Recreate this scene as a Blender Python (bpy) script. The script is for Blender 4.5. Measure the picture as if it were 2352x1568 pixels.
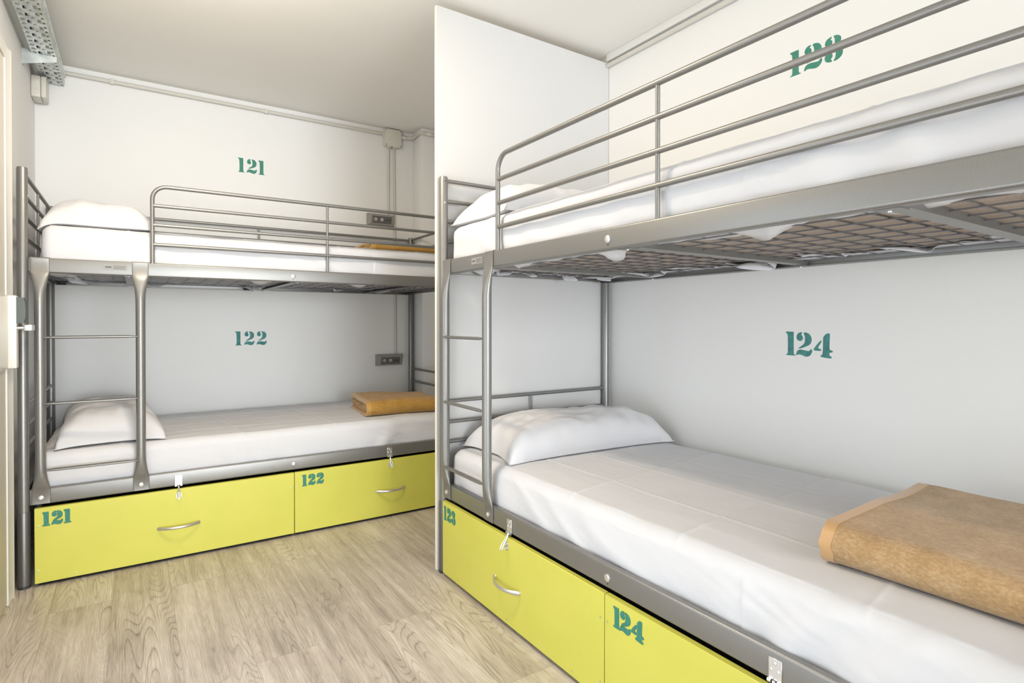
import bpy, bmesh, math, random
from mathutils import Vector, Matrix, noise
from mathutils.geometry import tessellate_polygon
random.seed(7)
for o in list(bpy.data.objects): bpy.data.objects.remove(o, do_unlink=True)
S = bpy.context.scene
C = S.collection
R = math.radians
# ---------------------------------------------------------------- camera
CAMH = 1.0661
cam_d = bpy.data.cameras.new('camera'); cam = bpy.data.objects.new('camera', cam_d); C.objects.link(cam)
F, CX, CY, YAW, PITCH = 1312.29, 1193.93, 749.49, 34.0746, 0.3997
cam_d.sensor_width = 36.0; cam_d.sensor_fit = 'HORIZONTAL'
cam_d.lens = F*36/2352
cam_d.shift_x = -(CX-1176)/2352
cam_d.shift_y = (CY-784)/2352
cam_d.clip_start = .02
cam.location = (0, 0, CAMH)
cam.rotation_euler = (R(90-PITCH), 0, R(-YAW))
S.camera = cam
# ---------------------------------------------------------------- world, lights, exposure
W = bpy.data.worlds.new('world'); S.world = W; W.use_nodes = True
W.node_tree.nodes['Background'].inputs[0].default_value = (.72, .84, 1, 1)
W.node_tree.nodes['Background'].inputs[1].default_value = 1.0
def area(name, loc, rot, sx, sy, power, col, shape='RECTANGLE', spread=180):
    l = bpy.data.lights.new(name, 'AREA'); l.shape = shape; l.size = sx
    if shape in ('RECTANGLE', 'ELLIPSE'): l.size_y = sy
    l.energy = power; l.color = col; l.spread = R(spread)
    o = bpy.data.objects.new(name, l); C.objects.link(o); o.location = loc; o.rotation_euler = rot
    return o
def globe(name, loc, r, power, col):
    l = bpy.data.lights.new(name, 'POINT'); l.shadow_soft_size = r; l.energy = power; l.color = col
    o = bpy.data.objects.new(name, l); C.objects.link(o); o.location = loc
globe('aisle_ceiling_lamp', (.14, 2.12, 2.22), .08, 12, (1, .92, .79))
area('aisle_ceiling_downlight', (.30, 1.80, 2.42), (0, 0, 0), .16, .16, 13.5, (1, .83, .62), 'DISK')
area('rear_window_daylight', (.80, -6.45, 1.2), (R(90), 0, 0), 2.3, 2.0, 290, (.89, .945, 1))
area('side_fill_light', (-.40, 1.45, .9), (R(90), 0, R(-90)),   .8, 1.5, 5.5, (.84, .92, 1))  # added fill from the left, no window known there
area('low_side_fill_light', (-.40, .62, .48), (R(90), 0, R(-60)), .7, .7, 6.5, (.84, .92, 1))  # second added fill, set low on the left, no known source
S.view_settings.view_transform = 'Standard'; S.view_settings.look = 'None'
S.view_settings.exposure = 0.19; S.view_settings.gamma = 1; S.view_settings.use_curve_mapping = False

# ---------------------------------------------------------------- materials
def mat(name, col, rough=.5, metal=0, spec=.5, bump=None, sheen=0, coat=0):
    m = bpy.data.materials.new(name); m.use_nodes = True
    nt = m.node_tree; b = nt.nodes['Principled BSDF']
    b.inputs['Base Color'].default_value = (*col, 1); b.inputs['Roughness'].default_value = rough
    b.inputs['Metallic'].default_value = metal; b.inputs['Specular IOR Level'].default_value = spec
    if sheen: b.inputs['Sheen Weight'].default_value = sheen
    if coat: b.inputs['Coat Weight'].default_value = coat; b.inputs['Coat Roughness'].default_value = .25
    if bump:
        sc, st, dist, det = bump
        tc = nt.nodes.new('ShaderNodeTexCoord'); n = nt.nodes.new('ShaderNodeTexNoise'); bp = nt.nodes.new('ShaderNodeBump')
        n.inputs['Scale'].default_value = sc; n.inputs['Detail'].default_value = det
        bp.inputs['Strength'].default_value = st; bp.inputs['Distance'].default_value = dist
        nt.links.new(tc.outputs['Object'], n.inputs['Vector']); nt.links.new(n.outputs['Fac'], bp.inputs['Height'])
        nt.links.new(bp.outputs['Normal'], b.inputs['Normal'])
    return m
def mottle(m, c1, c2, scale, detail=4, stretch=(1, 1, 1), lo=.35, hi=.65):
    nt = m.node_tree; b = nt.nodes['Principled BSDF']
    tc = nt.nodes.new('ShaderNodeTexCoord'); mp = nt.nodes.new('ShaderNodeMapping'); mp.inputs['Scale'].default_value = stretch
    n = nt.nodes.new('ShaderNodeTexNoise'); n.inputs['Scale'].default_value = scale; n.inputs['Detail'].default_value = detail
    r = nt.nodes.new('ShaderNodeValToRGB'); e = r.color_ramp.elements
    e[0].position = lo; e[0].color = (*c1, 1); e[1].position = hi; e[1].color = (*c2, 1)
    nt.links.new(tc.outputs['Object'], mp.inputs[0]); nt.links.new(mp.outputs[0], n.inputs['Vector'])
    nt.links.new(n.outputs['Fac'], r.inputs[0]); nt.links.new(r.outputs[0], b.inputs['Base Color'])
    return m
M = {}
M['wall'] = mat('white_wall_paint', (.87, .865, .845), .75, spec=.2, bump=(60, .12, .001, 5))
M['ceiling'] = mat('ceiling_paint', (.90, .88, .835), .85, spec=.15, bump=(40, .1, .001, 5))
M['panel'] = mat('white_laminate_panel', (.63, .62, .605), .5, spec=.35)
M['panel_edge'] = mat('warm_lit_panel_edge', (.86, .81, .72), .5)  # cream tone carries the warm light falling on the edge face
M['trim'] = mat('white_gloss_trim', (.84, .81, .75), .3, coat=.3)
M['door'] = mat('cream_door_paint', (.80, .74, .64), .4)
M['metal'] = mottle(mat('silver_grey_paint', (.225, .222, .213), .38, .6, .5, bump=(900, .02, .0001, 2)), (.245, .24, .228), (.275, .27, .257), 500, 2)
M['metal_dark'] = mat('dark_grey_sleeve', (.17, .165, .155), .38, .6)
M['wire'] = mat('grey_wire', (.20, .20, .21), .45, .5)
M['zinc'] = mat('zinc_plated_steel', (.80, .81, .82), .28, .85)
M['galv'] = mottle(mat('galvanised_steel', (.6, .63, .62), .42, .75), (.50, .53, .52), (.70, .73, .71), 18, 3)
M['alu'] = mat('brushed_handle', (.62, .60, .58), .32, .8)
M['yellow'] = mottle(mat('yellow_drawer_board', (.70, .66, .10), .38, spec=.45), (.62, .60, .10), (.65, .62, .11), 6, 3)
M['black'] = mat('black_board', (.006, .006, .007), .6)
M['screw'] = mat('screw_head', (.55, .55, .40), .35, .6)
M['ink_wall'] = mottle(mat('green_stencil_paint_wall', (.045, .22, .16), .7), (.045, .235, .165), (.07, .27, .20), 60, 3)
M['ink_cool'] = mottle(mat('teal_stencil_paint_wall', (.045, .20, .19), .7), (.055, .20, .195), (.075, .29, .26), 45, 3)
M['ink_drawer'] = mottle(mat('green_stencil_paint_drawer', (.03, .20, .16), .6), (.03, .19, .155), (.045, .24, .19), 80, 3)
def spray():
    m = mottle(mat('faint_green_overspray', (.20, .42, .13), .6), (.15, .38, .13), (.28, .48, .12), 200, 3)
    m.node_tree.nodes['Principled BSDF'].inputs['Alpha'].default_value = .55
    return m
M['spray'] = spray()
M['sheet'] = mat('white_cotton_sheet', (.68, .68, .70), .85, spec=.15, bump=(9, .35, .006, 5), sheen=.1)
M['pillow'] = mat('white_pillow_cotton', (.675, .67, .685), .85, spec=.15, bump=(14, .35, .005, 4), sheen=.1)
M['ticking'] = mottle(mat('beige_mattress_ticking', (.42, .35, .29), .9, bump=(300, .4, .001, 2)), (.36, .30, .25), (.50, .42, .355), 160, 2, (1, 3, 1))
M['ticking_pale'] = mat('pale_mattress_underside', (.72, .70, .68), .9)
M['plastic'] = mat('ivory_plastic', (.70, .68, .61), .45)
M['conduit'] = mat('ivory_conduit', (.66, .64, .58), .5)
M['greyplastic'] = mat('grey_socket_housing', (.33, .31, .29), .42)
M['darkplastic'] = mat('dark_grey_plastic', (.13, .125, .12), .4)
M['hole'] = mat('dark_hole', (.01, .01, .01), .7)
M['rubber'] = mat('black_rubber', (.04, .04, .045), .5)
M['sticker'] = mat('pale_sticker', (.30, .30, .288), .45)
M['print'] = mat('sticker_print', (.12, .11, .10), .6)
M['orange_tape'] = mat('orange_smudge', (.60, .34, .16), .5)
M['cable_green'] = mat('green_cable_sheath', (.25, .50, .05), .5)
M['cable_blue'] = mat('blue_cable_sheath', (.03, .05, .14), .5)
M['glow_pad'] = mat('dark_green_grey_plastic', (.055, .065, .055), .35)

def blanket_mat(name, c1, c2, c3):
    m = mat(name, c2, .95, spec=.1, bump=(260, .7, .002, 4), sheen=.25)
    nt = m.node_tree; b = nt.nodes['Principled BSDF']
    tc = nt.nodes.new('ShaderNodeTexCoord'); mp = nt.nodes.new('ShaderNodeMapping'); mp.inputs['Scale'].default_value = (.8, 1.3, 1.3)
    n1 = nt.nodes.new('ShaderNodeTexNoise'); n1.inputs['Scale'].default_value = 130; n1.inputs['Detail'].default_value = 5; n1.inputs['Roughness'].default_value = .7
    n2 = nt.nodes.new('ShaderNodeTexNoise'); n2.inputs['Scale'].default_value = 14; n2.inputs['Detail'].default_value = 3
    r = nt.nodes.new('ShaderNodeValToRGB'); e = r.color_ramp.elements
    e[0].position = .30; e[0].color = (*c1, 1); e[1].position = .72; e[1].color = (*c3, 1); k = e.new(.5); k.color = (*c2, 1)
    mx = nt.nodes.new('ShaderNodeMath'); mx.operation = 'MULTIPLY_ADD'; mx.inputs[1].default_value = .35; 
    L = nt.links.new
    L(tc.outputs['Object'], mp.inputs[0]); L(mp.outputs[0], n1.inputs['Vector']); L(tc.outputs['Object'], n2.inputs['Vector'])
    ml = nt.nodes.new('ShaderNodeMath'); ml.operation = 'MULTIPLY'; ml.inputs[1].default_value = .65
    L(n1.outputs['Fac'], ml.inputs[0]); L(n2.outputs['Fac'], mx.inputs[0]); L(ml.outputs[0], mx.inputs[2])
    L(mx.outputs[0], r.inputs[0]); L(r.outputs[0], b.inputs['Base Color'])
    return m
M['wool_tan'] = blanket_mat('tan_wool_blanket', (.30, .185, .085), (.44, .285, .14), (.60, .43, .26))
M['wool_ochre'] = blanket_mat('ochre_wool_blanket', (.33, .175, .035), (.46, .255, .06), (.58, .36, .12))
M['satin_tan'] = mat('tan_binding', (.56, .33, .14), .45, sheen=.3, bump=(30, .2, .002, 3))
M['satin_ochre'] = mat('ochre_binding', (.52, .29, .065), .5, sheen=.3, bump=(30, .2, .002, 3))

def floor_mat():
    m = bpy.data.materials.new('grey_oak_laminate'); m.use_nodes = True
    nt = m.node_tree; b = nt.nodes['Principled BSDF']; N = nt.nodes.new; L = nt.links.new
    tc = N('ShaderNodeTexCoord')
    mp = N('ShaderNodeMapping'); mp.inputs['Rotation'].default_value = (0, 0, R(90)); mp.inputs['Location'].default_value = (.13, .07, 0)
    L(tc.outputs['Object'], mp.inputs[0])
    br = N('ShaderNodeTexBrick'); br.offset = .41; br.offset_frequency = 2; br.squash = 1
    br.inputs['Scale'].default_value = 1; br.inputs['Brick Width'].default_value = 1.28; br.inputs['Row Height'].default_value = .192
    br.inputs['Mortar Size'].default_value = .0008; br.inputs['Mortar Smooth'].default_value = .1; br.inputs['Bias'].default_value = 0
    br.inputs['Color1'].default_value = (0, 0, 0, 1); br.inputs['Color2'].default_value = (1, 1, 1, 1); br.inputs['Mortar'].default_value = (.5, .5, .5, 1)
    L(mp.outputs[0], br.inputs['Vector'])
    # a random shift of the grain for every plank
    sh = N('ShaderNodeVectorMath'); sh.operation = 'MULTIPLY_ADD'
    L(br.outputs['Color'], sh.inputs[0]); sh.inputs[1].default_value = (7.3, 3.1, 0); L(tc.outputs['Object'], sh.inputs[2])
    def nz(scale, st, det=4, rough=.5, dist=0):
        k = N('ShaderNodeMapping'); k.inputs['Scale'].default_value = st; L(sh.outputs[0], k.inputs[0])
        n = N('ShaderNodeTexNoise'); n.inputs['Scale'].default_value = scale; n.inputs['Detail'].default_value = det
        n.inputs['Roughness'].default_value = rough; n.inputs['Distortion'].default_value = dist; L(k.outputs[0], n.inputs['Vector']); return n
    def math(op, a, b=None, c=None):
        n = N('ShaderNodeMath'); n.operation = op
        for k, v in enumerate((a, b, c)):
            if v is None: continue
            if isinstance(v, (int, float)): n.inputs[k].default_value = v
            else: L(v, n.inputs[k])
        return n.outputs[0]
    big = nz(1.0, (8.5, 1.05, 1), 1.5, .4, .25)
    warp = nz(1.0, (45, 5, 1), 3)
    ph = math('MULTIPLY_ADD', warp.outputs['Fac'], .7, math('MULTIPLY', big.outputs['Fac'], 34))
    fr = math('FRACT', ph)
    rr = N('ShaderNodeValToRGB'); e = rr.color_ramp.elements
    e[0].position = 0; e[0].color = (0, 0, 0, 1); e[1].position = 1; e[1].color = (.75, .75, .75, 1); k = e.new(.25); k.color = (.85, .85, .85, 1); k = e.new(.8); k.color = (1, 1, 1, 1)
    L(fr, rr.inputs[0])
    maskn = nz(1.0, (3.2, 1.3, 1), 1)
    mk = N('ShaderNodeMapRange'); mk.inputs[1].default_value = .46; mk.inputs[2].default_value = .62; mk.inputs[3].default_value = .25; mk.inputs[4].default_value = 1; L(maskn.outputs['Fac'], mk.inputs[0])
    ring = math('MULTIPLY', math('SUBTRACT', rr.outputs[0], .75), mk.outputs[0])
    fine = nz(1.0, (260, 9, 1), 6, .72)
    streak = nz(1.0, (34, 1.1, 1), 4, .6, .4)
    blot = nz(1.0, (5, 2.0, 1), 4, .6)
    knot = N('ShaderNodeTexVoronoi'); knot.inputs['Scale'].default_value = 1
    km = N('ShaderNodeMapping'); km.inputs['Scale'].default_value = (3.1, 1.25, 1); L(sh.outputs[0], km.inputs[0]); L(km.outputs[0], knot.inputs['Vector'])
    kr = N('ShaderNodeMapRange'); kr.inputs[1].default_value = .015; kr.inputs[2].default_value = .11; kr.inputs[3].default_value = -.16; kr.inputs[4].default_value = 0; L(knot.outputs['Distance'], kr.inputs[0])
    acc = math('MULTIPLY_ADD', math('SUBTRACT', fine.outputs['Fac'], .5), .62, .5)
    acc = math('MULTIPLY_ADD', math('SUBTRACT', streak.outputs['Fac'], .5), .50, acc)
    acc = math('MULTIPLY_ADD', math('SUBTRACT', blot.outputs['Fac'], .5), .45, acc)
    acc = math('MULTIPLY_ADD', ring, .24, acc)
    acc = math('ADD', acc, kr.outputs[0])
    ramp = N('ShaderNodeValToRGB'); e = ramp.color_ramp.elements
    e[0].position = .22; e[0].color = (.20, .165, .135, 1); e[1].position = .74; e[1].color = (.74, .675, .60, 1); k = e.new(.5); k.color = (.50, .435, .37, 1)
    class s1: outputs = [acc]
    pl = N('ShaderNodeMath'); pl.operation = 'MULTIPLY_ADD'; pl.inputs[1].default_value = .07; L(br.outputs['Color'], pl.inputs[0]); L(s1.outputs[0], pl.inputs[2])
    off = N('ShaderNodeMath'); off.operation = 'SUBTRACT'; off.inputs[1].default_value = .035; L(pl.outputs[0], off.inputs[0])
    L(off.outputs[0], ramp.inputs[0])
    mx = N('ShaderNodeMix'); mx.data_type = 'RGBA'; mx.inputs[7].default_value = (.12, .095, .075, 1)
    fm = N('ShaderNodeMath'); fm.operation = 'MULTIPLY'; fm.inputs[1].default_value = .45; L(br.outputs['Fac'], fm.inputs[0])
    L(fm.outputs[0], mx.inputs[0]); L(ramp.outputs[0], mx.inputs[6]); L(mx.outputs[2], b.inputs['Base Color'])
    b.inputs['Roughness'].default_value = .34; b.inputs['Specular IOR Level'].default_value = .5
    bp = N('ShaderNodeBump'); bp.inputs['Strength'].default_value = .15; bp.inputs['Distance'].default_value = .001
    L(fine.outputs['Fac'], bp.inputs['Height']); L(bp.outputs['Normal'], b.inputs['Normal'])
    return m
M['floor'] = floor_mat()

# ---------------------------------------------------------------- helpers
def finish(bm, ang=38):
    bmesh.ops.recalc_face_normals(bm, faces=bm.faces[:])
    for f in bm.faces: f.smooth = True
    lim = math.radians(ang)
    for e in bm.edges:
        if len(e.link_faces) == 2 and e.calc_face_angle(0) > lim: e.smooth = False
def obj(name, bm, m, parent=None, ang=38, label=None):
    finish(bm, ang)
    me = bpy.data.meshes.new(name); bm.to_mesh(me); bm.free(); me.materials.append(m)
    o = bpy.data.objects.new(name, me); C.objects.link(o)
    if parent is not None: o.parent = parent
    if label: o['label'] = label
    return o
def tag(o, label, cat, group=None):
    o['label'] = label; o['category'] = cat
    if group: o['group'] = group
    return o
def thing(name, label, cat, loc=(0, 0, 0), rz=0, group=None):
    o = bpy.data.objects.new(name, None); o.empty_display_size = .1; C.objects.link(o)
    o.location = loc; o.rotation_euler = (0, 0, rz)
    return tag(o, label, cat, group)
def struct(name, bm, m, label=None):
    o = obj(name, bm, m); o['kind'] = 'structure'
    if label: o['label'] = label
    return o
def NB(): return bmesh.new()
def box(bm, x0, x1, y0, y1, z0, z1, bev=0, seg=2):
    r = bmesh.ops.create_cube(bm, size=1, matrix=Matrix.Translation(((x0+x1)/2, (y0+y1)/2, (z0+z1)/2)) @ Matrix.Diagonal((x1-x0, y1-y0, z1-z0, 1)))
    vs = r['verts']
    if bev > 0:
        es = list({e for v in vs for e in v.link_edges})
        bmesh.ops.bevel(bm, geom=es, offset=bev, segments=seg, affect='EDGES', profile=.5)
    return bm
def tube(bm, pts, r, seg=14, r2=None, caps=True, radii=None):
    """sweep an ellipse (r, r2) along pts; radii: per-point (a, b)"""
    pts = [Vector(p) for p in pts]; n = len(pts); rings = []
    t0 = (pts[1]-pts[0]).normalized(); ref = Vector((0, 0, 1)) if abs(t0.z) < .9 else Vector((1, 0, 0))
    u = (ref - t0*ref.dot(t0)).normalized()
    for i, p in enumerate(pts):
        t = ((pts[min(i+1, n-1)]-p).normalized() + (p-pts[max(i-1, 0)]).normalized()).normalized() if 0 < i < n-1 else ((pts[1]-pts[0]) if i == 0 else (pts[-1]-pts[-2])).normalized()
        u = (u - t*u.dot(t)).normalized(); v = t.cross(u)
        a, b = radii[i] if radii else (r, r2 or r)
        rings.append([bm.verts.new(p + u*a*math.cos(2*math.pi*k/seg) + v*b*math.sin(2*math.pi*k/seg)) for k in range(seg)])
    for i in range(n-1):
        for k in range(seg): bm.faces.new((rings[i][k], rings[i][(k+1) % seg], rings[i+1][(k+1) % seg], rings[i+1][k]))
    if caps:
        bm.faces.new(rings[0][::-1]); bm.faces.new(rings[-1])
    return bm
def arc(c, a, b, ang0, ang1, n=8):
    """points c + a*cos + b*sin"""
    c, a, b = Vector(c), Vector(a), Vector(b)
    return [c + a*math.cos(R(ang0+(ang1-ang0)*i/n)) + b*math.sin(R(ang0+(ang1-ang0)*i/n)) for i in range(n+1)]
def disc(bm, c, axis, r, h, seg=20, dome=0):
    """short cylinder from c along axis"""
    c = Vector(c); ax = Vector(axis).normalized()
    pts = [c, c+ax*h*.7, c+ax*h]; rad = [(r, r), (r, r), (r*(1-dome) if dome else r*.92,)*2]
    return tube(bm, pts, r, seg, radii=rad)
def prism(bm, poly, z0, z1, f=lambda x, y, z: (x, y, z)):
    a = [bm.verts.new(f(x, y, z0)) for x, y in poly]; b = [bm.verts.new(f(x, y, z1)) for x, y in poly]; n = len(poly)
    for i in range(n): bm.faces.new((a[i], a[(i+1) % n], b[(i+1) % n], b[i]))
    for tri in tessellate_polygon([[Vector((x, y, 0)) for x, y in poly]]):
        bm.faces.new([a[i] for i in tri]); bm.faces.new([b[i] for i in reversed(tri)])
    return bm

# ---------------------------------------------------------------- stencil digits
def chaikin(p, it=2):
    for _ in range(it):
        q = []
        for i in range(len(p)):
            a, b = p[i], p[(i+1) % len(p)]
            q += [(a[0]*.75+b[0]*.25, a[1]*.75+b[1]*.25), (a[0]*.25+b[0]*.75, a[1]*.25+b[1]*.75)]
        p = q
    return p
def px(pts, x0, y0, s): return [((x-x0)/s, (y0-y)/s) for x, y in pts]
G = {
 '1': [[(0, .955), (.0, .985), (.04, 1), (.2, 1), (.35, 1), (.355, .99), (.355, .5), (.355, .12), (.37, .06), (.44, .03), (.45, 0), (.2, 0), (0, 0), (0, .025), (.07, .05), (.10, .12), (.10, .5), (.09, .84), (.07, .90)]],
 '2': [px([(1025, 375), (1028, 398), (1003, 420), (1030, 445), (1043, 480), (1035, 520), (1008, 543), (975, 547), (940, 535), (918, 505), (914, 465), (925, 425), (955, 392), (990, 378)], 912, 835, 460),
       px([(1058, 378), (1105, 378), (1160, 395), (1200, 440), (1216, 490), (1214, 550), (1180, 605), (1130, 635), (1080, 655), (1020, 682), (950, 694), (950, 686), (1010, 640), (1060, 605), (1083, 560), (1085, 500), (1082, 440), (1060, 410)], 912, 835, 460),
       px([(905, 822), (912, 765), (945, 722), (1000, 706), (1080, 718), (1165, 732), (1185, 705), (1205, 688), (1226, 700), (1224, 745), (1195, 805), (1140, 838), (1090, 836), (1030, 815), (960, 800), (925, 822)], 912, 835, 460)],
 '4': [px([(1393, 530), (1393, 585), (1310, 700), (1385, 710), (1388, 750), (1310, 750), (1236, 745), (1245, 710), (1320, 610)], 1236, 880, 480),
       px([(1495, 400), (1560, 402), (1560, 440), (1552, 600), (1552, 722), (1605, 724), (1618, 745), (1605, 766), (1550, 766), (1550, 825), (1590, 845), (1600, 862), (1580, 882), (1480, 875), (1375, 862), (1370, 845), (1390, 835), (1418, 815), (1425, 700), (1428, 485), (1440, 465)], 1236, 880, 480)],
 '3': [[(.27, .99), (.275, .93), (.22, .88), (.285, .83), (.30, .75), (.26, .67), (.19, .635), (.10, .64), (.03, .70), (.02, .79), (.05, .88), (.12, .95)],
       [(.34, .99), (.45, .975), (.56, .92), (.61, .83), (.61, .72), (.56, .62), (.48, .55), (.58, .50), (.66, .40), (.68, .28), (.66, .16), (.58, .06), (.46, .005), (.34, 0), (.345, .05), (.40, .12), (.42, .25), (.41, .38), (.36, .47), (.24, .515), (.24, .545), (.34, .59), (.38, .67), (.385, .80), (.37, .90), (.34, .94)],
       [(.28, .005), (.285, .06), (.23, .12), (.30, .18), (.31, .27), (.26, .35), (.18, .38), (.08, .36), (.02, .29), (.01, .20), (.04, .10), (.12, .03)]],
}
LAY = {'121': ([0, .60, 1.38], 1.83), '122': ([0, .62, 1.46], 2.16), '123': ([0, .58, 1.34], 2.02), '124': ([0, .48, 1.22], 2.02)}
def digits(text, w, h, f, fat=0):
    """thin raised paint film, f maps (x along, z up, out) to the surface"""
    bm = NB(); offs, tot = LAY[text]
    for ch, ox in zip(text, offs):
        for poly in G[ch]:
            p = chaikin(poly, 2)
            if fat:
                n = len(p); q = []
                ar = sum(p[i][0]*p[(i+1) % n][1]-p[(i+1) % n][0]*p[i][1] for i in range(n)); sg = 1 if ar > 0 else -1
                for i in range(n):
                    a, b = p[i-1], p[(i+1) % n]; dx, dy = b[0]-a[0], b[1]-a[1]; l = math.hypot(dx, dy) or 1
                    q.append((p[i][0]+sg*fat*dy/l, p[i][1]-sg*fat*dx/l))
                p = q
            prism(bm, [((x+ox)/tot*w, y*h) for x, y in p], 0, .0006, f)
    return bm

# ---------------------------------------------------------------- the room
XL, XR, YB, YF, ZC = -.43, 2.068, 3.968, -6.6, 2.462
b = NB(); box(b, XL-.1, XR+.1, YF-.1, YB+.1, -.08, 0); struct('floor', b, M['floor'], 'grey-brown oak laminate floor planks')
b = NB(); box(b, XL-.1, XR+.1, YF-.1, YB+.1, ZC, ZC+.08); struct('ceiling', b, M['ceiling'])
b = NB(); box(b, XL-.1, XR+.1, YB, YB+.1, 0, ZC); wall_back = struct('wall_back', b, M['wall'])
b = NB(); box(b, XR, XR+.1, YF, YB, 0, ZC); wall_right = struct('wall_right', b, M['wall'])
b = NB(); box(b, XL-.1, XL, YF, .25, 0, ZC); box(b, XL-.1, XL, .98, 1.04, 0, ZC); box(b, XL-.1, XL, .25, .98, 0, .12); box(b, XL-.1, XL, .25, .98, .85, ZC); box(b, XL-.1, XL, 1.87, YB, 0, ZC); box(b, XL-.1, XL, 1.04, 1.87, 0, .12); box(b, XL-.1, XL, 1.04, 1.87, 1.7, ZC)  # both openings are added for the side fill lights
struct('wall_left', b, M['wall'])
b = NB()   # wall behind the camera with its window opening
box(b, XL, -.35, YF-.1, YF, 0, ZC); box(b, 1.95, XR, YF-.1, YF, 0, ZC); box(b, -.35, 1.95, YF-.1, YF, 0, .15); box(b, -.35, 1.95, YF-.1, YF, 2.25, ZC)
struct('wall_front', b, M['wall'])
b = NB(); box(b, 1.722, XR, 3.80, YB, 0, ZC, .004); struct('trim_1', b, M['wall'], 'square pilaster in the back right corner')
# door and frame on the left wall
def L3(x, y, z): return (x, y, z)
b = NB(); prism(b, [(XL, 2.86), (-.394, 2.86), (-.394, 2.905), (-.386, 2.932), (-.392, 2.938), (XL, 2.938)], 0, 2.112)
box(b, XL, -.394, 1.93, 2.86, 2.06, 2.112); box(b, XL, -.394, 1.87, 1.93, 0, 2.112)
struct('trim_2', b, M['trim'], 'white door frame on the left wall')
b = NB(); box(b, XL, -.398, 1.93, 2.858, .006, 2.056, .002); door = struct('door_1', b, M['door'], 'cream door leaf at the left edge')
b = NB(); box(b, -.3975, -.389, 2.50, 2.852, .893, 1.168, .002); box(b, -.3975, -.3655, 2.85, 2.90, .893, 1.168, .003); lock = obj('lock_case', b, M['trim'], door, label='white lock case beside the bed post')
b = NB(); prism(b, [(-.366, 1.063), (-.345, 1.065), (-.3405, 1.085), (-.3390, 1.113), (-.3405, 1.141), (-.345, 1.160), (-.366, 1.162)], 2.852, 2.888, lambda x, z, y: (x, y, z))
obj('thumb_turn', b, M['glow_pad'], door, label='dark green-grey thumb turn')
b = NB(); tube(b, [(-.368, 2.872, 1.046), (-.345, 2.872, 1.046)], .0075); box(b, -.347, -.322, 2.862, 2.95, 1.034, 1.058, .003)
obj('lever_handle', b, M['zinc'], door, label='brushed metal lever handle')
# painted numbers on the walls
obj('painted_number', digits('121', .156, .090, lambda x, z, o: (.548+x, YB-o, 2.012+z)), M['ink_wall'], wall_back, label='green stencilled number 121')
obj('painted_number', digits('122', .186, .088, lambda x, z, o: (.528+x, YB-o, .922+z)), M['ink_cool'], wall_back, label='teal stencilled number 122')
obj('painted_number', digits('123', .196, .092, lambda x, z, o: (XR-o, 1.227-x, 1.995+z+.0*x)), M['ink_wall'], wall_right, label='green stencilled number 123')
obj('painted_number', digits('124', .178, .090, lambda x, z, o: (XR-o, 1.240-x, .942+z-.03*x)), M['ink_cool'], wall_right, label='teal stencilled number 124')

# white partition panel
b = NB(); box(b, 1.077, 2.066, 2.2245, 2.2425, .002, 2.420, .0008, 1)
pan = obj('partition_panel', b, M['panel']); tag(pan, 'tall white partition panel standing between the two bunk beds', 'partition')
b = NB(); box(b, 1.0755, 1.077, 2.2245, 2.2425, .002, 2.420); obj('warm_lit_edge', b, M['panel_edge'], pan, label='panel edge with warm light put into its cream colour')

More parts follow.
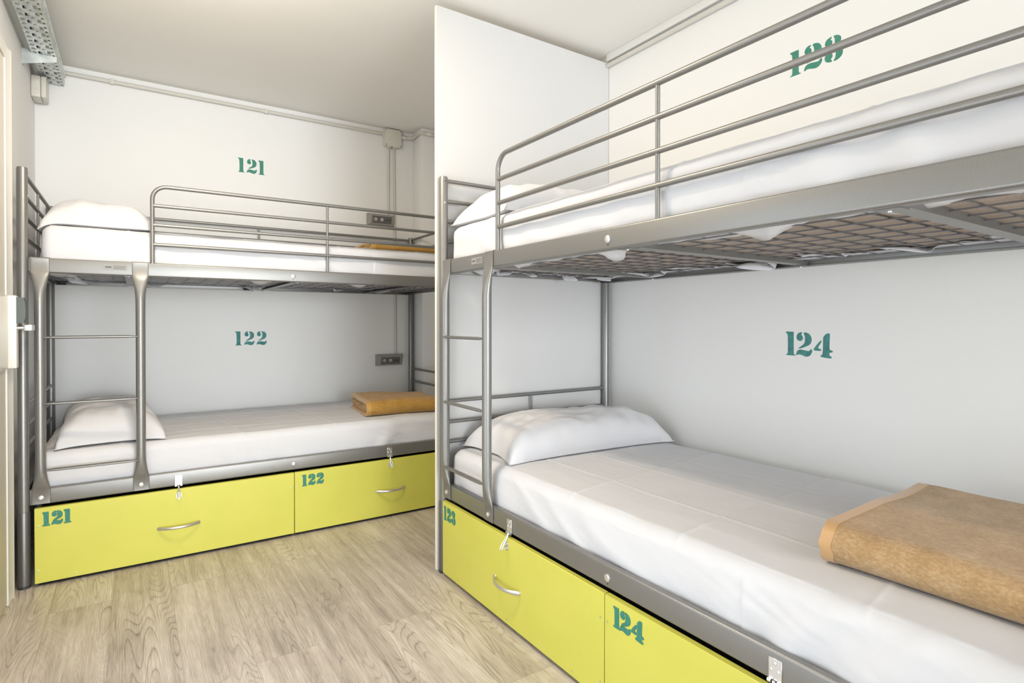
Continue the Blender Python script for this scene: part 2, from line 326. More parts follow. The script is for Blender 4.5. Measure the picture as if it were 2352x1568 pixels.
# ---------------------------------------------------------------- bunk bed
LB, TF, TR, PR = 2.06, .0101, .9373, .018
ZU0, ZU1, ZL0, ZL1 = 1.268, 1.3285, .3285, .3925
GZ = [1.671, 1.584, 1.4985, 1.4118]
BEDL = (-.3665, 2.9994, 0); BEDR = (1.0875, 2.2027, 0)
def bed_parts(t):
    m = M['metal']
    # posts
    for s, tt in ((0, TF), (0, TR), (LB, TF), (LB, TR)):
        b = NB(); tube(b, [(s, tt, .30), (s, tt, 1.680), (s, tt, 1.686)], PR, 28, radii=[(PR, PR), (PR, PR), (PR*.9, PR*.9)])
        p = obj('post', b, m, t)
        b = NB(); tube(b, [(s, tt, .012), (s, tt, .302), (s, tt, .306)], .021, 28, radii=[(.0208, .0208), (.0208, .0208), (.0195, .0195)])
        obj('leg_sleeve', b, M['metal_dark'], p)
        b = NB(); tube(b, [(s, tt, 0), (s, tt, .012)], .0213, 24); obj('foot_cap', b, M['rubber'], p)
        b = NB(); disc(b, (s+.0155 if s == 0 else s-.0155, tt, 1.6655), (1 if s == 0 else -1, 0, 0), .0026, .003, 10); obj('bolt_hole', b, M['hole'], p)
        b = NB(); disc(b, (s+.017 if s == 0 else s-.017, tt-.004, 1.574), (1 if s == 0 else -1, -.25, 0), .0028, .003, 12); obj('screw', b, M['zinc'], p)
    # side rails: rolled box sections
    for tt, n in ((0, 'front_rail'), (.9255, 'rear_rail')):
        for z0, z1 in ((ZU0, ZU1), (ZL0, ZL1)):
            b = NB(); box(b, .017, LB-.017, tt, tt+.022, z0, z1, .006, 4)
            # inner lip that carries the mesh
            a = tt+.022 if tt < .5 else tt-.012
            box(b, .02, LB-.02, a-.0005, a+.0125, z0+.001, z0+.004)
            rail = obj(n, b, m, t)
            if tt < .5 or z0 > 1:
                b = NB(); y = -.0002 if tt < .5 else .9257
                disc(b, (1.03, y, (z0+z1)/2-.002), (0, -1, 0), .0105, .0045, 24, .25); obj('bolt_cap', b, M['zinc'], rail, label='pale round bolt cap')
                b = NB(); disc(b, (1.03, y, z0+.0125), (0, -1, 0), .002, .0006, 10); obj('bolt_hole', b, M['hole'], rail)
            if tt < .5 and z0 > 1:
                b = NB(); box(b, .262, .345, -.0009, .0002, z0+.022, z0+.046); st = obj('sticker', b, M['sticker'], rail, label='small printed sticker')
                b = NB(); rnd = random.Random(3)
                box(b, .268, .290, -.0012, -.0008, z0+.031, z0+.037)
                for i in range(4):
                    x = .297
                    while x < .337:
                        w = rnd.uniform(.002, .006); box(b, x, min(x+w, .341), -.0012, -.0008, z0+.0265+i*.0042, z0+.0285+i*.0042); x += w+.0015
                obj('sticker_print', b, M['print'], st)
            if tt < .5 and z0 < 1:
                for c in (.533, 1.531):     # hasps hanging over the drawers
                    b = NB(); box(b, c-.0145, c+.0145, -.0032, -.0002, .333, .378, .0008, 1)
                    for dx in (-.0105, .0105): tube(b, [(c+dx-.004, -.0055, .331), (c+dx+.004, -.0055, .331)], .0042, 12)
                    pl = obj('hasp_plate', b, M['zinc'], rail, label='shiny zinc hasp plate')
                    for dx, dz in ((0, .368), (-.008, .3535), (.008, .3535)):
                        b = NB(); disc(b, (c+dx, -.003, dz), (0, -1, 0), .0034, .0024, 14, .4); obj('rivet', b, M['zinc'], pl)
                    b = NB(); w = .0052
                    pts = [(c-.0015, -.006, .334), (c-.0022, -.013, .318), (c-w, -.030, .296), (c-w, -.037, .283), (c-w*.5, -.039, .278), (c+w*.5, -.039, .278), (c+w, -.037, .283), (c+w, -.030, .296), (c+.0022, -.013, .318), (c+.0015, -.006, .334)]
                    tube(b, pts, .0019, 8); obj('hasp_loop', b, M['zinc'], pl, label='hanging wire hasp loop')
    # end rails and cross slats
    for z0, z1 in ((ZU0, ZU1), (ZL0, ZL1)):
        for s in (-.007, LB-.007):
            b = NB(); box(b, s, s+.014, .026, .925, z0+.006, z1-.006, .003); obj('end_rail', b, m, t)
        for s in (.355, 1.065, 1.725):
            b = NB(); box(b, s-.019, s+.019, .03, .925, z0+.0045, z0+.0075); box(b, s+.016, s+.019, .03, .925, z0+.0074, z0+.024)
            box(b, s-.022, s+.022, .022, .060, z0-.001, z0+.004); box(b, s-.022, s+.022, .895, .926, z0-.001, z0+.004)
            sl = obj('cross_slat', b, m, t)
            if z0 > 1:
                for dt in (.045, .91):
                    b = NB(); disc(b, (s-.004, dt, z0), (0, 0, -1), .004, .003, 10); obj('rivet', b, M['zinc'], sl)
    # wire mesh
    for z in (ZU0+.021, ZL0+.021):
        b = NB(); x = .045
        while x < LB-.03: tube(b, [(x, .022, z), (x, .925, z)], .0021, 6, caps=False); x += .0795
        y = .058
        while y < .91: tube(b, [(.02, y, z-.0035), (LB-.02, y, z-.0035)], .0019, 6, caps=False); y += .0925
        obj('wire_mesh', b, M['wire'], t)
    for s in (.05, .955, 2.01):
        b = NB(); tube(b, [(s, .885, ZU0+.022), (s, .885, ZU0+.012), (s, .885, ZU0+.009), (s, .885, ZU0-.001), (s, .885, ZU0-.002)], .02, 22, radii=[(.026, .026), (.026, .026), (.019, .019), (.021, .021), (.018, .018)])
        obj('rubber_pad', b, M['rubber'], t, label='round black pad under the mesh')
    # head and foot bars
    for s in (0, LB):
        for z in GZ:
            b = NB(); tube(b, [(s, TF+.01, z), (s, TR-.01, z)], .0082, 14); obj('head_bar' if s == 0 else 'foot_bar', b, m, t)
        for z in (.729, .640, .555):
            b = NB(); tube(b, [(s, TF+.01, z), (s, TR-.01, z)], .0082, 14); obj('head_bar' if s == 0 else 'foot_bar', b, m, t)
        for z0, z1 in ((ZU1-.01, GZ[0]), (ZL1-.01, .729)):
            b = NB(); tube(b, [(s, .469, z0), (s, .469, z1)], .0052, 10); obj('upright_bar', b, m, t)
    # front guard rail: hooped tube with bars
    g0 = .438; b = NB(); rr = .058
    pts = [(g0, TF, ZU1-.006), (g0, TF, 1.45)] + arc((g0+rr, TF, GZ[0]-rr), (-rr, 0, 0), (0, 0, rr), 0, 90, 10) + [(1.2, TF, GZ[0]), (LB-.01, TF, GZ[0])]
    tube(b, pts, .0088, 16); gr = obj('guard_rail', b, m, t)
    for z in GZ[1:]:
        b = NB(); tube(b, [(g0-.002, TF, z), (LB-.01, TF, z)], .0080, 14); obj('guard_bar', b, m, gr)
    b = NB(); tube(b, [(1.2, TF+.001, ZU1-.006), (1.2, TF+.001, GZ[0])], .0062, 12); obj('guard_upright', b, m, gr)
    # rear guard
    b = NB(); tube(b, [(0, TR, GZ[0]-.004), (LB, TR, GZ[0]-.004)], .0088, 14); gr = obj('guard_rail', b, m, t)
    b = NB(); tube(b, [(0, TR, GZ[1]+.004), (LB, TR, GZ[1]+.004)], .0080, 14); obj('guard_bar', b, m, gr)
    b = NB(); tube(b, [(1.03, TR, ZU1-.006), (1.03, TR, GZ[0])], .0062, 12); obj('guard_upright', b, m, gr)
    # ladder
    lad = NB(); L0 = None
    ups = []
    for s in (.0545, .3925):
        b = NB(); tc = -.010
        prof = [(ZL0+.004, .030, .0022, -.0025), (ZL1-.006, .030, .0024, -.003), (ZL1+.002, .0295, .0060, -.0045), (.410, .0262, .0085, -.0058), (.430, .0225, .0125, -.0075), (.458, .0193, .0160, -.0092), (.495, .018, .0178, tc), (.56, .018, .018, tc),
                (1.10, .018, .018, tc), (1.165, .0182, .0178, tc), (1.195, .0195, .0160, -.0090), (1.220, .0222, .0125, -.0075), (1.244, .0262, .0085, -.0055), (1.262, .0295, .0060, -.0045), (1.270, .030, .0024, -.003), (ZU1-.004, .030, .0022, -.0025)]
        seg = 28; rings = []
        for z, a, bb, tt in prof:
            sq = 1 if .45 < z < 1.20 else (.45 if abs(bb) < .004 else .75)
            ring = []
            for k in range(seg):
                an = 2*math.pi*k/seg; c, sn = math.cos(an), math.sin(an)
                ring.append(b.verts.new((s+a*math.copysign(abs(c)**sq, c), tt+bb*math.copysign(abs(sn)**sq, sn), z)))
            rings.append(ring)
        for i in range(len(rings)-1):
            for k in range(seg): b.faces.new((rings[i][k], rings[i][(k+1) % seg], rings[i+1][(k+1) % seg], rings[i+1][k]))
        b.faces.new(rings[0][::-1]); b.faces.new(rings[-1])
        # hook folded over the top rail
        pts = arc((0, .0055, ZU1-.0045), (0, -.0075, 0), (0, 0, .0068), 0, 90, 5)
        prev = None
        for p in pts + [Vector((0, .022, ZU1+.0023))]:
            cur = [b.verts.new((s-.030, p.y, p.z)), b.verts.new((s+.030, p.y, p.z)), b.verts.new((s+.030, p.y+.0004, p.z-.0018)), b.verts.new((s-.030, p.y+.0004, p.z-.0018))]
            if prev:
                for k in range(4): b.faces.new((prev[k], prev[(k+1) % 4], cur[(k+1) % 4], cur[k]))
            else: b.faces.new(cur)
            prev = cur
        b.faces.new(prev[::-1])
        u = obj('ladder_upright', b, m, t, 60); ups.append(u)
        b = NB(); disc(b, (s, -.0045, .357), (0, -1, 0), .0095, .004, 22, .2); disc(b, (s, -.008, .357), (0, -1, 0), .005, .002, 6)
        obj('bolt', b, M['zinc'], u, label='zinc bolt head')
    for z in (1.006, .738, .469):
        b = NB(); y = -.019
        pts = [(.066, y-.003, z), (.078, y-.003, z), (.105, y, z), (.342, y, z), (.369, y-.003, z), (.381, y-.003, z)]
        tube(b, pts, .006, 14, radii=[(.0025, .006), (.0045, .008), (.0062, .012), (.0062, .012), (.0045, .008), (.0025, .006)])
        obj('ladder_rung', b, m, t)
bedL = thing('bunk_bed', 'grey metal bunk bed standing along the back wall under numbers 121 and 122', 'bunk bed', BEDL, 0, 'grey metal bunk beds')
bed_parts(bedL)
bedR = bedL.copy(); C.objects.link(bedR); bedR.location = BEDR; bedR.rotation_euler = (0, 0, R(-90))
bedR['label'] = 'grey metal bunk bed in the foreground along the right wall under 123 and 124'
for ch in list(bedL.children):
    c = ch.copy(); C.objects.link(c); c.parent = bedR
    for g in list(ch.children):
        d = g.copy(); C.objects.link(d); d.parent = c
        for h in list(g.children):
            e = h.copy(); C.objects.link(e); e.parent = d
def place(o, bed, s, t, z, dz=0):
    if bed == 'L': o.location = (BEDL[0]+s, BEDL[1]+t, z); o.rotation_euler = (0, 0, dz)
    else: o.location = (BEDR[0]+t, BEDR[1]-s, z); o.rotation_euler = (0, 0, R(-90)+dz)

# ---------------------------------------------------------------- drawers under the beds
def drawer(bed, first, text, label):
    t = thing('under_bed_drawer', label, 'drawer', group='yellow drawers under the beds')
    place(t, bed, .034 if first else 1.031, -.012, 0)
    w = .994
    b = NB(); box(b, 0, w, 0, .018, .014, .317, .0012, 1); fr = obj('drawer_front', b, M['yellow'], t)
    b = NB(); box(b, .01, w-.01, .0185, .80, .0, .300, .002); obj('drawer_box', b, M['black'], t, label='black drawer box behind the front')
    bow = .030; b = NB(); pts = []; rad = []
    c = .4995
    for i in range(17):
        u = -1+i/8; pts.append((c+u*.079, -.004-bow*(1-abs(u)**2.2), .153)); k = .0045+.0022*abs(u)**3; rad.append((k+.0015, .0042 if abs(u) < .9 else .005))
    pts = [(c-.079, .0, .153)]+pts+[(c+.079, .0, .153)]; rad = [(.008, .0055)]+rad+[(.008, .0055)]
    tube(b, pts, .005, 12, radii=rad); obj('handle', b, M['alu'], t, label='bowed silver bar handle')
    x0 = .026 if first else .036
    wd = {'121': .090, '122': .106, '123': .102, '124': .110}[text]
    if bed == 'R' and first: x0 = .012
    obj('stencil_number', digits(text, wd, .054, lambda x, z, o: (x0+x, -.0002-o, .2435+z), .010), M['ink_drawer'], t, label='green stencilled number '+text)
    obj('paint_overspray', digits(text, wd, .054, lambda x, z, o: (x0+x, -.0001-o*.1, .2435+z), .045), M['spray'], t, label='faint green overspray round the number')
    for sx, sz in [(.012, .245), (.012, .065), (w-.014, .245), (w-.014, .065), (.13, .030), (w/2, .030), (w-.14, .030)]:
        b = NB(); disc(b, (sx, .0002, sz), (0, -1, 0), .0032, .0012, 12, .3); obj('screw', b, M['screw'], t)
    b = NB(); c = .4995
    e = [(c-.006+.014*x, .0) for x in (0,)]
    prism(b, [(c-.009, .298), (c-.004, .302), (c+.004, .302), (c+.009, .298), (c+.011, .288), (c+.009, .278), (c+.004, .273), (c-.004, .273), (c-.009, .278), (c-.011, .288)], 0, .0018, lambda x, z, o: (x, -o, z))
    ey = obj('hasp_eye', b, M['zinc'], t, label='zinc staple eye for a padlock')
    b = NB(); tube(b, [(c, 0, .296)]+[p for p in arc((c, -.010, .288), (0, 0, .0072), (0, -.008, 0), 0, 180, 8)]+[(c, 0, .280)], .0017, 8); obj('staple', b, M['zinc'], ey)
    return t
drawer('L', True, '121', 'yellow drawer numbered 121 under the back bed, left half')
drawer('L', False, '122', 'yellow drawer numbered 122 under the back bed, right half beside the partition')
drawer('R', True, '123', 'yellow drawer numbered 123 under the foreground bed, nearest the partition')
drawer('R', False, '124', 'yellow drawer numbered 124 under the foreground bed, nearest the camera')

# ---------------------------------------------------------------- mattresses
def rgrid(L, Wd, H, r, nx, ny, nz, disp):
    """closed rounded box surface 0..L,0..Wd,0..H with displacement disp(p,n)->vec ; returns bmesh"""
    bm = NB(); cache = {}
    def V(i, j, k):
        key = (i, j, k)
        if key in cache: return cache[key]
        def ease(a, n): 
            return a/n
        x, y, z = ease(i, nx)*L, ease(j, ny)*Wd, ease(k, nz)*H
        inner = Vector((min(max(x, r), L-r), min(max(y, r), Wd-r), min(max(z, r), H-r)))
        d = Vector((x, y, z))-inner
        n = d.normalized() if d.length > 1e-6 else Vector((0, 0, 1))
        p = inner+n*r if d.length > 1e-6 else Vector((x, y, z))
        v = bm.verts.new(p+disp(p, n)); cache[key] = v; return v
    for i in range(nx):
        for j in range(ny):
            bm.faces.new((V(i, j, 0), V(i, j+1, 0), V(i+1, j+1, 0), V(i+1, j, 0))); bm.faces.new((V(i, j, nz), V(i+1, j, nz), V(i+1, j+1, nz), V(i, j+1, nz)))
    for i in range(nx):
        for k in range(nz):
            bm.faces.new((V(i, 0, k), V(i+1, 0, k), V(i+1, 0, k+1), V(i, 0, k+1))); bm.faces.new((V(i, ny, k), V(i, ny, k+1), V(i+1, ny, k+1), V(i+1, ny, k)))
    for j in range(ny):
        for k in range(nz):
            bm.faces.new((V(0, j, k), V(0, j, k+1), V(0, j+1, k+1), V(0, j+1, k))); bm.faces.new((V(nx, j, k), V(nx, j+1, k), V(nx, j+1, k+1), V(nx, j, k+1)))
    return bm
def ridge(x, w): return math.exp(-(x/w)**2)
def mattress(bed, upper, label):
    z0, z1 = (1.2925, 1.474) if upper else (.3530, .5325)
    L, Wd, H = (1.965 if bed == 'L' else 1.998), .890, z1-z0
    t = thing('mattress', label, 'mattress', group='mattresses with white fitted sheets'); place(t, bed, .055 if (bed == 'L' and upper) else .031, .031, z0)
    seed = Vector((3.1*(bed == 'R'), 7.7*upper, 1.3))
    def disp(p, n):
        q = p+seed
        zt = p.z/H
        d = Vector((0, 0, 0))
        if n.z > .3 or zt > .98:   # top: soft undulation and ironing creases
            d.z += .0035*noise.noise(q*4)+.0016*noise.noise(q*11)
            d.z += .0028*ridge(p.y-.215-.012*noise.noise(q*2), .0055) + .0024*ridge(p.y-.43-.01*noise.noise(q*1.4), .005) + .0024*ridge(p.y-.66, .0055)
            for c in (.30, .78, 1.22, 1.66): d.z += .0022*ridge(p.x-c-.02*noise.noise(q*1.5)+.10*p.y, .0055)
            d.z += .0022*max(0, noise.noise(Vector((q.x*5+q.y*7, q.x*3-q.y*16, seed.x))))
            d.z -= .004*max(0, 1-min(p.y, Wd-p.y)/.12)
        side = n.y < -.3
        if abs(n.y) > .3 or abs(n.x) > .3:    # slanting pulls in the fitted sheet
            a = p.x if abs(n.y) > .3 else p.y
            ph = a*13+zt*1.9+1.7*noise.noise(Vector((a*2.2, zt*.8, seed.y+seed.x)))*3
            fold = (abs(math.sin(ph))**3)*.010*(1-.55*zt)+.0022*noise.noise(Vector((a*22+zt*9, zt*5, 2)))
            amt = .35+.9*max(0, noise.noise(Vector((a*1.3, 4+seed.x, seed.y))))+(.7 if a > 1.4 else 0)
            bul = .006*math.sin(math.pi*min(1, max(0, zt)))
            d += Vector((n.x, n.y, 0)).normalized()*(fold*amt+bul-.004)
        if n.z < -.3: d.z = 0
        return d
    bm = rgrid(L, Wd, H, .036, 380, 150, 22, disp)
    # split off the underside as ticking
    if upper:
        und = bmesh.new(); box(und, .03, L-.03, .03, Wd-.03, -.0008, .012)
        tk = obj('mattress_underside', und, M['ticking'] if bed == 'R' else M['ticking_pale'], t, label='beige woven underside of the mattress' if bed == 'R' else None)
        sh = obj('fitted_sheet', bm, M['sheet'], t, 60)
        # the gathered hem tucked underneath, drooping through the wires
        b = NB(); th = .0011; rnd = random.Random(5 if bed == 'R' else 9)
        def hem(n, P, wfun, droop):
            rows = 7; ring = []
            for i in range(n+1):
                u = i/n; w = wfun(u); dr = droop(u); row = []
                for k in range(rows+1):
                    v = k/rows; x, y = P(u, v*w)
                    row.append(b.verts.new((x, y, -.0022-dr*max(0, (v-.55)/.45)**1.5-.001*math.sin(u*140+v*5))))
                ring.append(row)
            for i in range(n):
                for k in range(rows): b.faces.new((ring[i][k], ring[i+1][k], ring[i+1][k+1], ring[i][k+1]))
        def wf(off, base): return lambda u: base*(1+.75*math.sin(u*71+off)*math.sin(u*23+off*2)+.35*math.sin(u*151+off))+.012
        def df(off): 
            return lambda u: .003+.030*max(0, math.sin(u*37+off)*math.sin(u*9.5+off*.7))**1.5
        wf0 = lambda u: .118+.018*math.sin(u*48)*math.sin(u*17+.5)+.008*math.sin(u*131)+.030*max(0, math.sin(u*11+1.1))**3
        hem(260, lambda u, v: (.012+u*(L-.024), .002+v), wf0, df(1.2))
        hem(260, lambda u, v: (.012+u*(L-.024), Wd-.006-v), wf(2.1, .11), df(.2))
        hem(120, lambda u, v: (.012+v, .01+u*(Wd-.02)), wf(1.1, .05), df(2.2))
        hm = obj('sheet_hem', b, M['sheet'], sh, 80); hm.modifiers.new('thickness', 'SOLIDIFY').thickness = .0009
    else:
        sh = obj('fitted_sheet', bm, M['sheet'], t, 60)
mattress('L', True, 'upper mattress in white sheet on the back bunk, under number 121')
mattress('L', False, 'lower mattress in white sheet on the back bunk, under number 122')
mattress('R', True, 'upper mattress in white sheet on the foreground bunk, by number 123')
mattress('R', False, 'lower mattress in white sheet on the foreground bunk, under number 124')

# ---------------------------------------------------------------- pillows
def pillow(bed, s, t_, z, a, c, h, rz, label, seed, lean=0.0, slump=0.0):
    """a: half length across the bed, c: half width along it, h: height"""
    t = thing('pillow', label, 'pillow', group='white pillows'); place(t, bed, s, t_, z, rz)
    bm = NB(); nu, nv = 72, 56; sd = Vector((seed*3.3, seed*1.7, seed)); cap = {}
    def P(i, j, top):
        u, v = -1+2*i/nu, -1+2*j/nv
        eu, ev = max(0, 1-abs(u)**2.8), max(0, 1-abs(v)**5.5)
        f = eu**.38*ev**.52
        x = c*u*(1-.085*(1-v*v)*abs(u)**2)*(1+.02*noise.noise(Vector((u*2, v*2, seed))))
        y = a*v*(1-.075*(1-u*u)*abs(v)**2)*(1+.02*noise.noise(Vector((u*2, v*2, seed+9))))
        up = h*.90*f; dn = h*.10*f
        if top:
            zz = h*.10+up*(1+.10*noise.noise(Vector((u*1.6, v*1.8, seed+3))))
            # creases running in from the corners and seam
            cr = noise.noise(Vector((x*9+y*5, y*13, seed)))*.009+noise.noise(Vector((x*26+y*8, y*24, seed+5)))*.0035-.006*abs(noise.noise(Vector((x*11-y*4, y*9+x*3, seed+8))))
            rad = .0045*math.sin(math.atan2(v, u)*14+seed)*(abs(u)**2+abs(v)**2)*.5
            zz += (cr+rad)*min(1, f*1.6)
        else: zz = h*.10-dn*1.0
        zz = max(zz, .0) if not top else zz
        edge = max(abs(u), abs(v))
        # seam sinks to the mattress
        sink = h*.10*(abs(u)**6+abs(v)**6)*.5; sink = min(sink, h*.08)
        zz = zz-sink*(1 if top else .9)
        if not top: zz = max(zz, 0.0005)
        zz = max(zz, .0008)
        if slump and u < 0: zz -= slump*(abs(u)**7)
        zz += lean*(-u)*c
        return Vector((x, y, zz))
    g = {}
    for top in (1, 0):
        for i in range(nu+1):
            for j in range(nv+1):
                e = i in (0, nu) or j in (0, nv)
                if e and not top: g[(0, i, j)] = g[(1, i, j)]; continue
                g[(top, i, j)] = bm.verts.new(P(i, j, top))
    for top in (1, 0):
        for i in range(nu):
            for j in range(nv):
                q = (g[(top, i, j)], g[(top, i+1, j)], g[(top, i+1, j+1)], g[(top, i, j+1)])
                bm.faces.new(q if top else q[::-1])
    o = obj('pillow_case', bm, M['pillow'], t, 70)
    # piped seam round the edge
    b = NB(); loop = [(i, 0) for i in range(nu)]+[(nu, j) for j in range(nv)]+[(i, nv) for i in range(nu, 0, -1)]+[(0, j) for j in range(nv, 0, -1)]
    pts = [P(i, j, 1) for i, j in loop]; pts.append(pts[0]); tube(b, pts, .0016, 6, caps=False); obj('seam', b, M['pillow'], o)
    return t
pillow('R', .245, .505, .5335, .425, .205, .150, R(-3), 'white pillow on the foreground lower mattress, under 124', 1)
pillow('L', .270, .475, .5335, .415, .200, .150, R(3), 'white pillow on the back lower mattress behind the ladder', 2)
pillow('L', .243, .475, 1.476, .430, .208, .140, R(1), 'white pillow on the back upper mattress beside the left wall', 3, slump=.030)
pillow('R', .235, .47, 1.476, .435, .215, .155, R(0), 'white pillow on the foreground upper mattress against the partition', 4)

# ---------------------------------------------------------------- folded blankets
def blanket(bed, s, t_, z, ln, wd, h, lays, rz, label, mk, seed):
    t = thing('folded_blanket', label, 'blanket', group='folded wool blankets'); place(t, bed, s, t_, z, rz)
    th = h/(2*lays)*.86
    def wob(x, y, zz):
        e = 1.0
        dz = .006*noise.noise(Vector((x*5+seed, y*5, zz*6)))*zz/h*1.6
        dy = .004*noise.noise(Vector((x*6, zz*20+seed, 3)))+.010*noise.noise(Vector((x*2.2, seed, 7)))
        dx = .006*noise.noise(Vector((y*7, zz*45, seed)))
        zz2 = zz+dz+ (-.014*max(0, (x/ln-.0))**3 if h > .06 else 0)*zz/h - .004*ridge(x, .03)*zz/h
        return (x+dx*(1-x/ln), y+dy, max(zz2, .0004))
    def ushape(b, k, x0, x1, nx, grow=0):
        """kth nested fold: a strip with thickness, opening to the back"""
        zt = h*(1-k/(2*lays)*2*.5*1.0)-th/2-(h/(2*lays))*0; 
        zt = h-th/2-k*h/(2*lays); zb = th/2+k*h/(2*lays); y0 = .002+k*(th+.004); y1 = wd-.004*((k*7) % 3)-k*.004
        rr = (zt-zb)/2
        path = []
        n = 14
        for i in range(n+1): path.append((y1+(y0+rr-y1)*i/n, zt+.0018*math.sin(i*1.3+k*2+seed)*(k > 0)))
        path += [(y0+rr-rr*math.sin(R(180*i/24)), (zt+zb)/2+rr*math.cos(R(180*i/24))) for i in range(1, 24)]
        for i in range(n+1): path.append((y0+rr+(y1-y0-rr)*i/n, zb))
        # outline = offset both sides
        m = len(path); nor = []
        for i in range(m):
            a, c2 = path[max(i-1, 0)], path[min(i+1, m-1)]; dy, dz = c2[0]-a[0], c2[1]-a[1]; l = math.hypot(dy, dz) or 1; nor.append((dz/l, -dy/l))
        hh = th/2+grow
        outl = [(p[0]+q[0]*hh, p[1]+q[1]*hh) for p, q in zip(path, nor)]+[(p[0]-q[0]*hh, p[1]-q[1]*hh) for p, q in list(zip(path, nor))[::-1]]
        cols = []
        for i in range(nx+1):
            x = x0+(x1-x0)*i/nx
            cols.append([b.verts.new(wob(x, y, zz)) for y, zz in outl])
        N2 = len(outl)
        for i in range(nx):
            for k2 in range(N2): b.faces.new((cols[i][k2], cols[i][(k2+1) % N2], cols[i+1][(k2+1) % N2], cols[i+1][k2]))
        for cap, rev in ((cols[0], 1), (cols[-1], 0)):
            for q in range(m-1):
                f = (cap[q], cap[q+1], cap[N2-2-q], cap[N2-1-q]); b.faces.new(f[::-1] if rev else f)
    b = NB()
    for k in range(lays): ushape(b, k, .0 if k == 0 else .002+.004*math.sin(k*5+seed), ln, 34)
    obj('wool_layers', b, M['wool_'+mk], t, 60)
    b = NB(); ushape(b, 0, -.002, .024, 8, .0016); obj('binding', b, M['satin_'+mk], t, 60, label='smooth satin edge binding')
blanket('R', 1.535, .165, .5345, .47, .545, .088, 3, R(2), 'large tan folded wool blanket on the foreground lower mattress', 'tan', 2.2)
blanket('L', 1.452, .135, .5345, .44, .42, .088, 4, R(-6), 'ochre folded wool blanket on the back lower mattress', 'ochre', 4.1)
blanket('L', 1.470, .100, 1.4755, .43, .42, .046, 3, R(0), 'thin ochre folded blanket on the back upper mattress behind the guard rail', 'ochre', 6.4)

# ---------------------------------------------------------------- conduits, boxes, sockets
def conduit(pts, r, label):
    b = NB(); tube(b, pts, r, 14); return tag(obj('conduit', b, M['conduit']), label, 'conduit')
cb = conduit([(XL+.06, YB-.0125, 2.419), (.6, YB-.0125, 2.419), (1.498, YB-.0125, 2.419)], .0115, 'ivory conduit running along the back wall below the ceiling')
for x in (-.093, .709):
    b = NB(); box(b, x-.009, x+.009, YB-.027, YB-.0005, 2.4035, 2.4335, .003); obj('conduit_clip', b, M['plastic'], cb)
y0 = YB-.0125; xp = 1.722-.013; yp = 3.80-.0125
cc = conduit([(1.612, y0, 2.419)] + [(1.66, y0, 2.419)] + [tuple(p) for p in arc((1.66, y0-.05, 2.419), (0, .05, 0), (.049, 0, 0), 0, 90, 8)] + [(xp, yp+.02, 2.421)] + [tuple(p) for p in arc((xp+.03, yp+.028, 2.423), (-.03, 0, 0), (0, -.028, 0), 0, 90, 6)] + [(1.9, yp, 2.423), (2.066, yp, 2.423)], .0115, 'short ivory conduit bending round the corner pilaster beside the junction box')
for x, y, dx, dy in ((1.64, y0, .016, 0), (1.765, yp, .018, 0)):
    b = NB(); tube(b, [(x-dx, y, 2.4195 if y > 3.9 else 2.423), (x+dx, y, 2.4195 if y > 3.9 else 2.423)], .0134, 16); obj('coupling', b, M['trim'], cc)
cr = conduit([(XR-.0125, 2.222, 2.405), (XR-.0125, 1.2, 2.400), (XR-.0125, YF+.01, 2.396)], .0115, 'ivory conduit along the top of the right wall')
b = NB(); box(b, XR-.02, XR-.0004, YF+.01, 2.222, 2.425, 2.4615, .002); obj('conduit_trunking', b, M['wall'], cr)
conduit([(1.532, YB-.0085, 2.345), (1.531, YB-.0085, 1.835)], .0078, 'ivory conduit dropping from the junction box to the upper socket, left of the pair')
conduit([(1.574, YB-.0085, 2.345), (1.580, YB-.0085, 1.4), (1.584, YB-.0085, .828)], .0078, 'long ivory conduit dropping to the lower socket, right of the pair')
# junction box
t = thing('junction_box', 'square ivory junction box below the ceiling on the back wall', 'junction box', (1.556, YB, 2.334))
b = NB(); box(b, -.060, .060, -.036, -.0005, 0, .120, .003); obj('box_body', b, M['plastic'], t)
b = NB(); box(b, -.0625, .0625, -.046, -.0355, -.002, .1215, .004); obj('lid', b, M['plastic'], t)
for x in (-.054, .054):
    for z in (.006, .113):
        b = NB(); disc(b, (x, -.0458, z), (0, -1, 0), .004, .001, 12); obj('screw', b, M['darkplastic'], t)
for x in (-.024, .018):
    b = NB(); disc(b, (x, -.02, 0), (0, 0, -1), .0175, .010, 20, .25); obj('cable_gland', b, M['plastic'], t)
b = NB(); disc(b, (-.060, -.018, .085), (-1, 0, 0), .0165, .007, 20, .2); obj('cable_gland', b, M['plastic'], t)
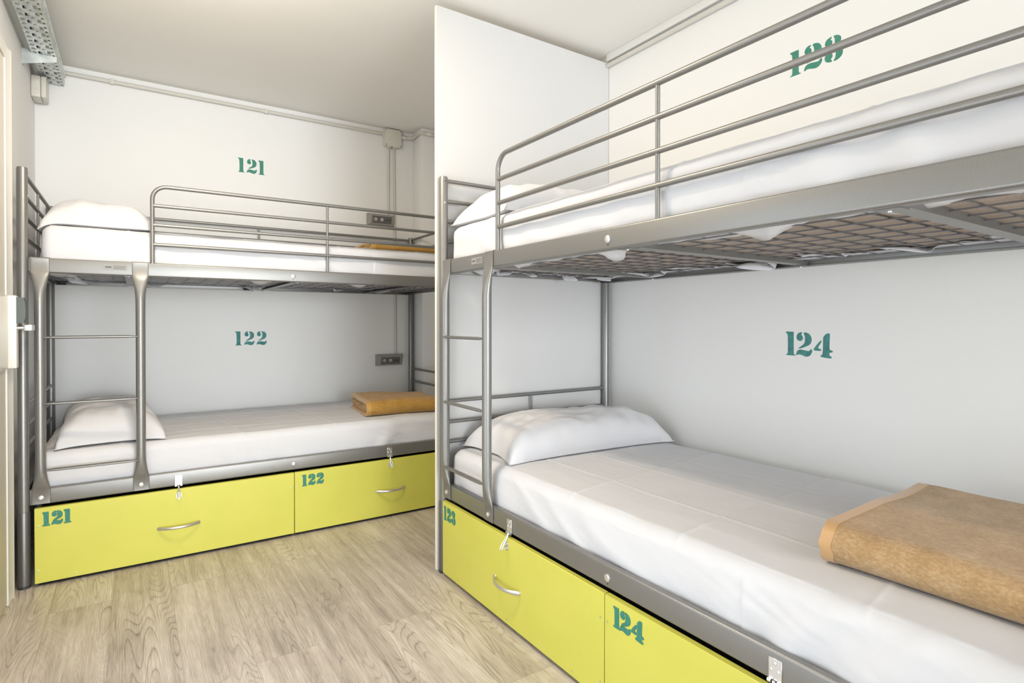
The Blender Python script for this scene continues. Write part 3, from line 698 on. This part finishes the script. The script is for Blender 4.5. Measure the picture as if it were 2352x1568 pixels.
# sockets
def socket(x, z, flip, label):
    t = thing('socket_outlet', label, 'socket', (x, YB, z), group='twin socket outlets with usb ports')
    w, h = .098, .040; b = NB()
    back = [(-w, -.0005, -h), (w, -.0005, -h), (w, -.0005, h), (-w, -.0005, h)]
    mid = [(-w, -.012, -h), (w, -.012, -h), (w, -.030, h), (-w, -.030, h)]
    fz0, fz1 = (-h+.008, h-.016)
    fr = [(-w+.017, -.040, fz0-.003), (w-.017, -.040, fz0-.003), (w-.017, -.052, fz1+.002), (-w+.017, -.052, fz1+.002)]
    rings = [[b.verts.new(p) for p in r] for r in (back, mid, fr)]
    for i in range(2):
        for k in range(4): b.faces.new((rings[i][k], rings[i][(k+1) % 4], rings[i+1][(k+1) % 4], rings[i+1][k]))
    b.faces.new(rings[0][::-1]); b.faces.new(rings[2]); 
    obj('housing', b, M['greyplastic'], t, 20)
    sl = (.012)/(fz1-fz0+.005)
    def yf(zz): return -.040-(zz-fz0+.003)*sl
    zc = (fz0+fz1)/2
    b = NB(); vs = [(-.070, fz0+.003), (.070, fz0+.003), (.070, fz1-.004), (-.070, fz1-.004)]
    prism(b, vs, .0003, .0018, lambda a, zz, o: (a, yf(zz)-o, zz)); obj('faceplate', b, M['darkplastic'], t, 20, label='darker inset faceplate')
    for cx in (-.048, -.003):
        b = NB(); disc(b, (cx, yf(zc)-.0015, zc), (0, -1, -.2), .0165, .002, 26); so = obj('socket_well', b, M['darkplastic'], t)
        b = NB(); disc(b, (cx, yf(zc)-.0032, zc), (0, -1, -.2), .0125, .0012, 24); obj('socket_face', b, M['alu'], so, label='pale round socket face')
        b = NB()
        for dx in (-.006, .006): disc(b, (cx+dx, yf(zc)-.0042, zc+dx*.5), (0, -1, -.2), .0024, .0006, 10)
        obj('pin_hole', b, M['hole'], so)
    for cx in (.036, .054):
        b = NB(); box(b, cx-.0065, cx+.0065, yf(zc)-.0030, yf(zc)-.0010, zc-.0022, zc+.0022); obj('usb_port', b, M['hole'], t, label='black usb slot')
socket(1.470, 1.800, 0, 'grey twin socket outlet on the back wall behind the upper guard rail')
socket(1.532, .797, 0, 'grey twin socket outlet on the back wall above the lower blanket')

# cable tray on the left wall
t = thing('cable_tray', 'galvanised perforated cable tray running along the left wall below the ceiling', 'cable tray', (-.345, 3.955, 2.347))
def tray_sheet():
    b = NB(); x0, x1 = -.050, .040; c = .0075
    xc = [x0, x0+.006, x0+.018, x0+.027, x0+.039, x0+.045, x0+.053, x0+.062, x0+.074, x0+.078, x0+.086, x1]
    vc = {}
    def V(x, y, z):
        k = (round(x, 5), round(y, 5), round(z, 5))
        if k not in vc: vc[k] = b.verts.new((x, y, z))
        return vc[k]
    for r in range(18*16):
        Y0, Y1 = -r*c, -(r+1)*c
        for i in range(len(xc)-1):
            if (i in (1, 9) and r % 6 in (1, 2)) or (i == 3 and r % 9 in (1, 2, 3, 4)) or (i == 7 and r % 9 in (4, 5, 6, 7)) or (i == 5 and r % 9 == 0): continue
            b.faces.new((V(xc[i], Y0, 0), V(xc[i+1], Y0, 0), V(xc[i+1], Y1, 0), V(xc[i], Y1, 0)))
        for xs in (x0, x1):
            zc = [0, .016, .024, .050]
            for k in range(3):
                if k == 1 and r % 6 in (1, 2, 3): continue
                b.faces.new((V(xs, Y0, zc[k]), V(xs, Y0, zc[k+1]), V(xs, Y1, zc[k+1]), V(xs, Y1, zc[k])))
            sg = .008 if xs == x1 else -.008
            b.faces.new((V(xs, Y0, .050), V(xs, Y1, .050), V(xs+sg, Y1, .050), V(xs+sg, Y0, .050)))
    return b
o = obj('tray', tray_sheet(), M['galv'], t); o.modifiers.new('thickness', 'SOLIDIFY').thickness = .0014
b = NB(); Yk = 3.545-3.955
prism(b, [(-.085, .012), (-.085, -.062), (.044, -.027), (.044, -.0018), (-.052, -.0018), (-.054, .012)], Yk-.0015, Yk+.0015, lambda x, z, y: (x, y, z))
box(b, -.085, .044, Yk, Yk+.03, -.0034, -.0018); box(b, -.0848, -.0825, Yk, Yk+.03, -.062, .012)
obj('bracket', b, M['galv'], t, label='bright triangular wall bracket under the tray')
for x, z, r, m_, nm in ((.030, .0082, .0068, 'cable_green', 'green cable seen through the tray'), (-.005, .009, .0065, 'cable_blue', 'blue cable lying in the cable tray beside the green one'), (-.025, .0085, .006, 'cable_blue', 'dark blue cable in the cable tray nearest the wall')):
    b = NB(); tube(b, [(-.345+x, 3.90, 2.347+z), (-.345+x, 2.9, 2.347+z), (-.345+x, 1.9, 2.347+z)], r, 10)
    tag(obj('cable', b, M[m_]), nm, 'cable')
# grey box in the corner under the tray
t = thing('junction_box', 'small pale grey junction box high in the left corner under the cable tray', 'junction box', (XL, 3.82, 2.224))
b = NB(); box(b, .0005, .040, 0, .11, .0, .110, .006); o = obj('box_body', b, M['plastic'], t)
b = NB(); box(b, .0405, .062, -.001, .111, .001, .109, .005); obj('lid', b, M['plastic'], t)
for z in (.030, .080):
    b = NB(); disc(b, (.021, .0, z), (0, -1, 0), .0155, .003, 22, .2); disc(b, (.021, -.003, z), (0, -1, 0), .008, .001, 18); obj('knockout', b, M['plastic'], t)
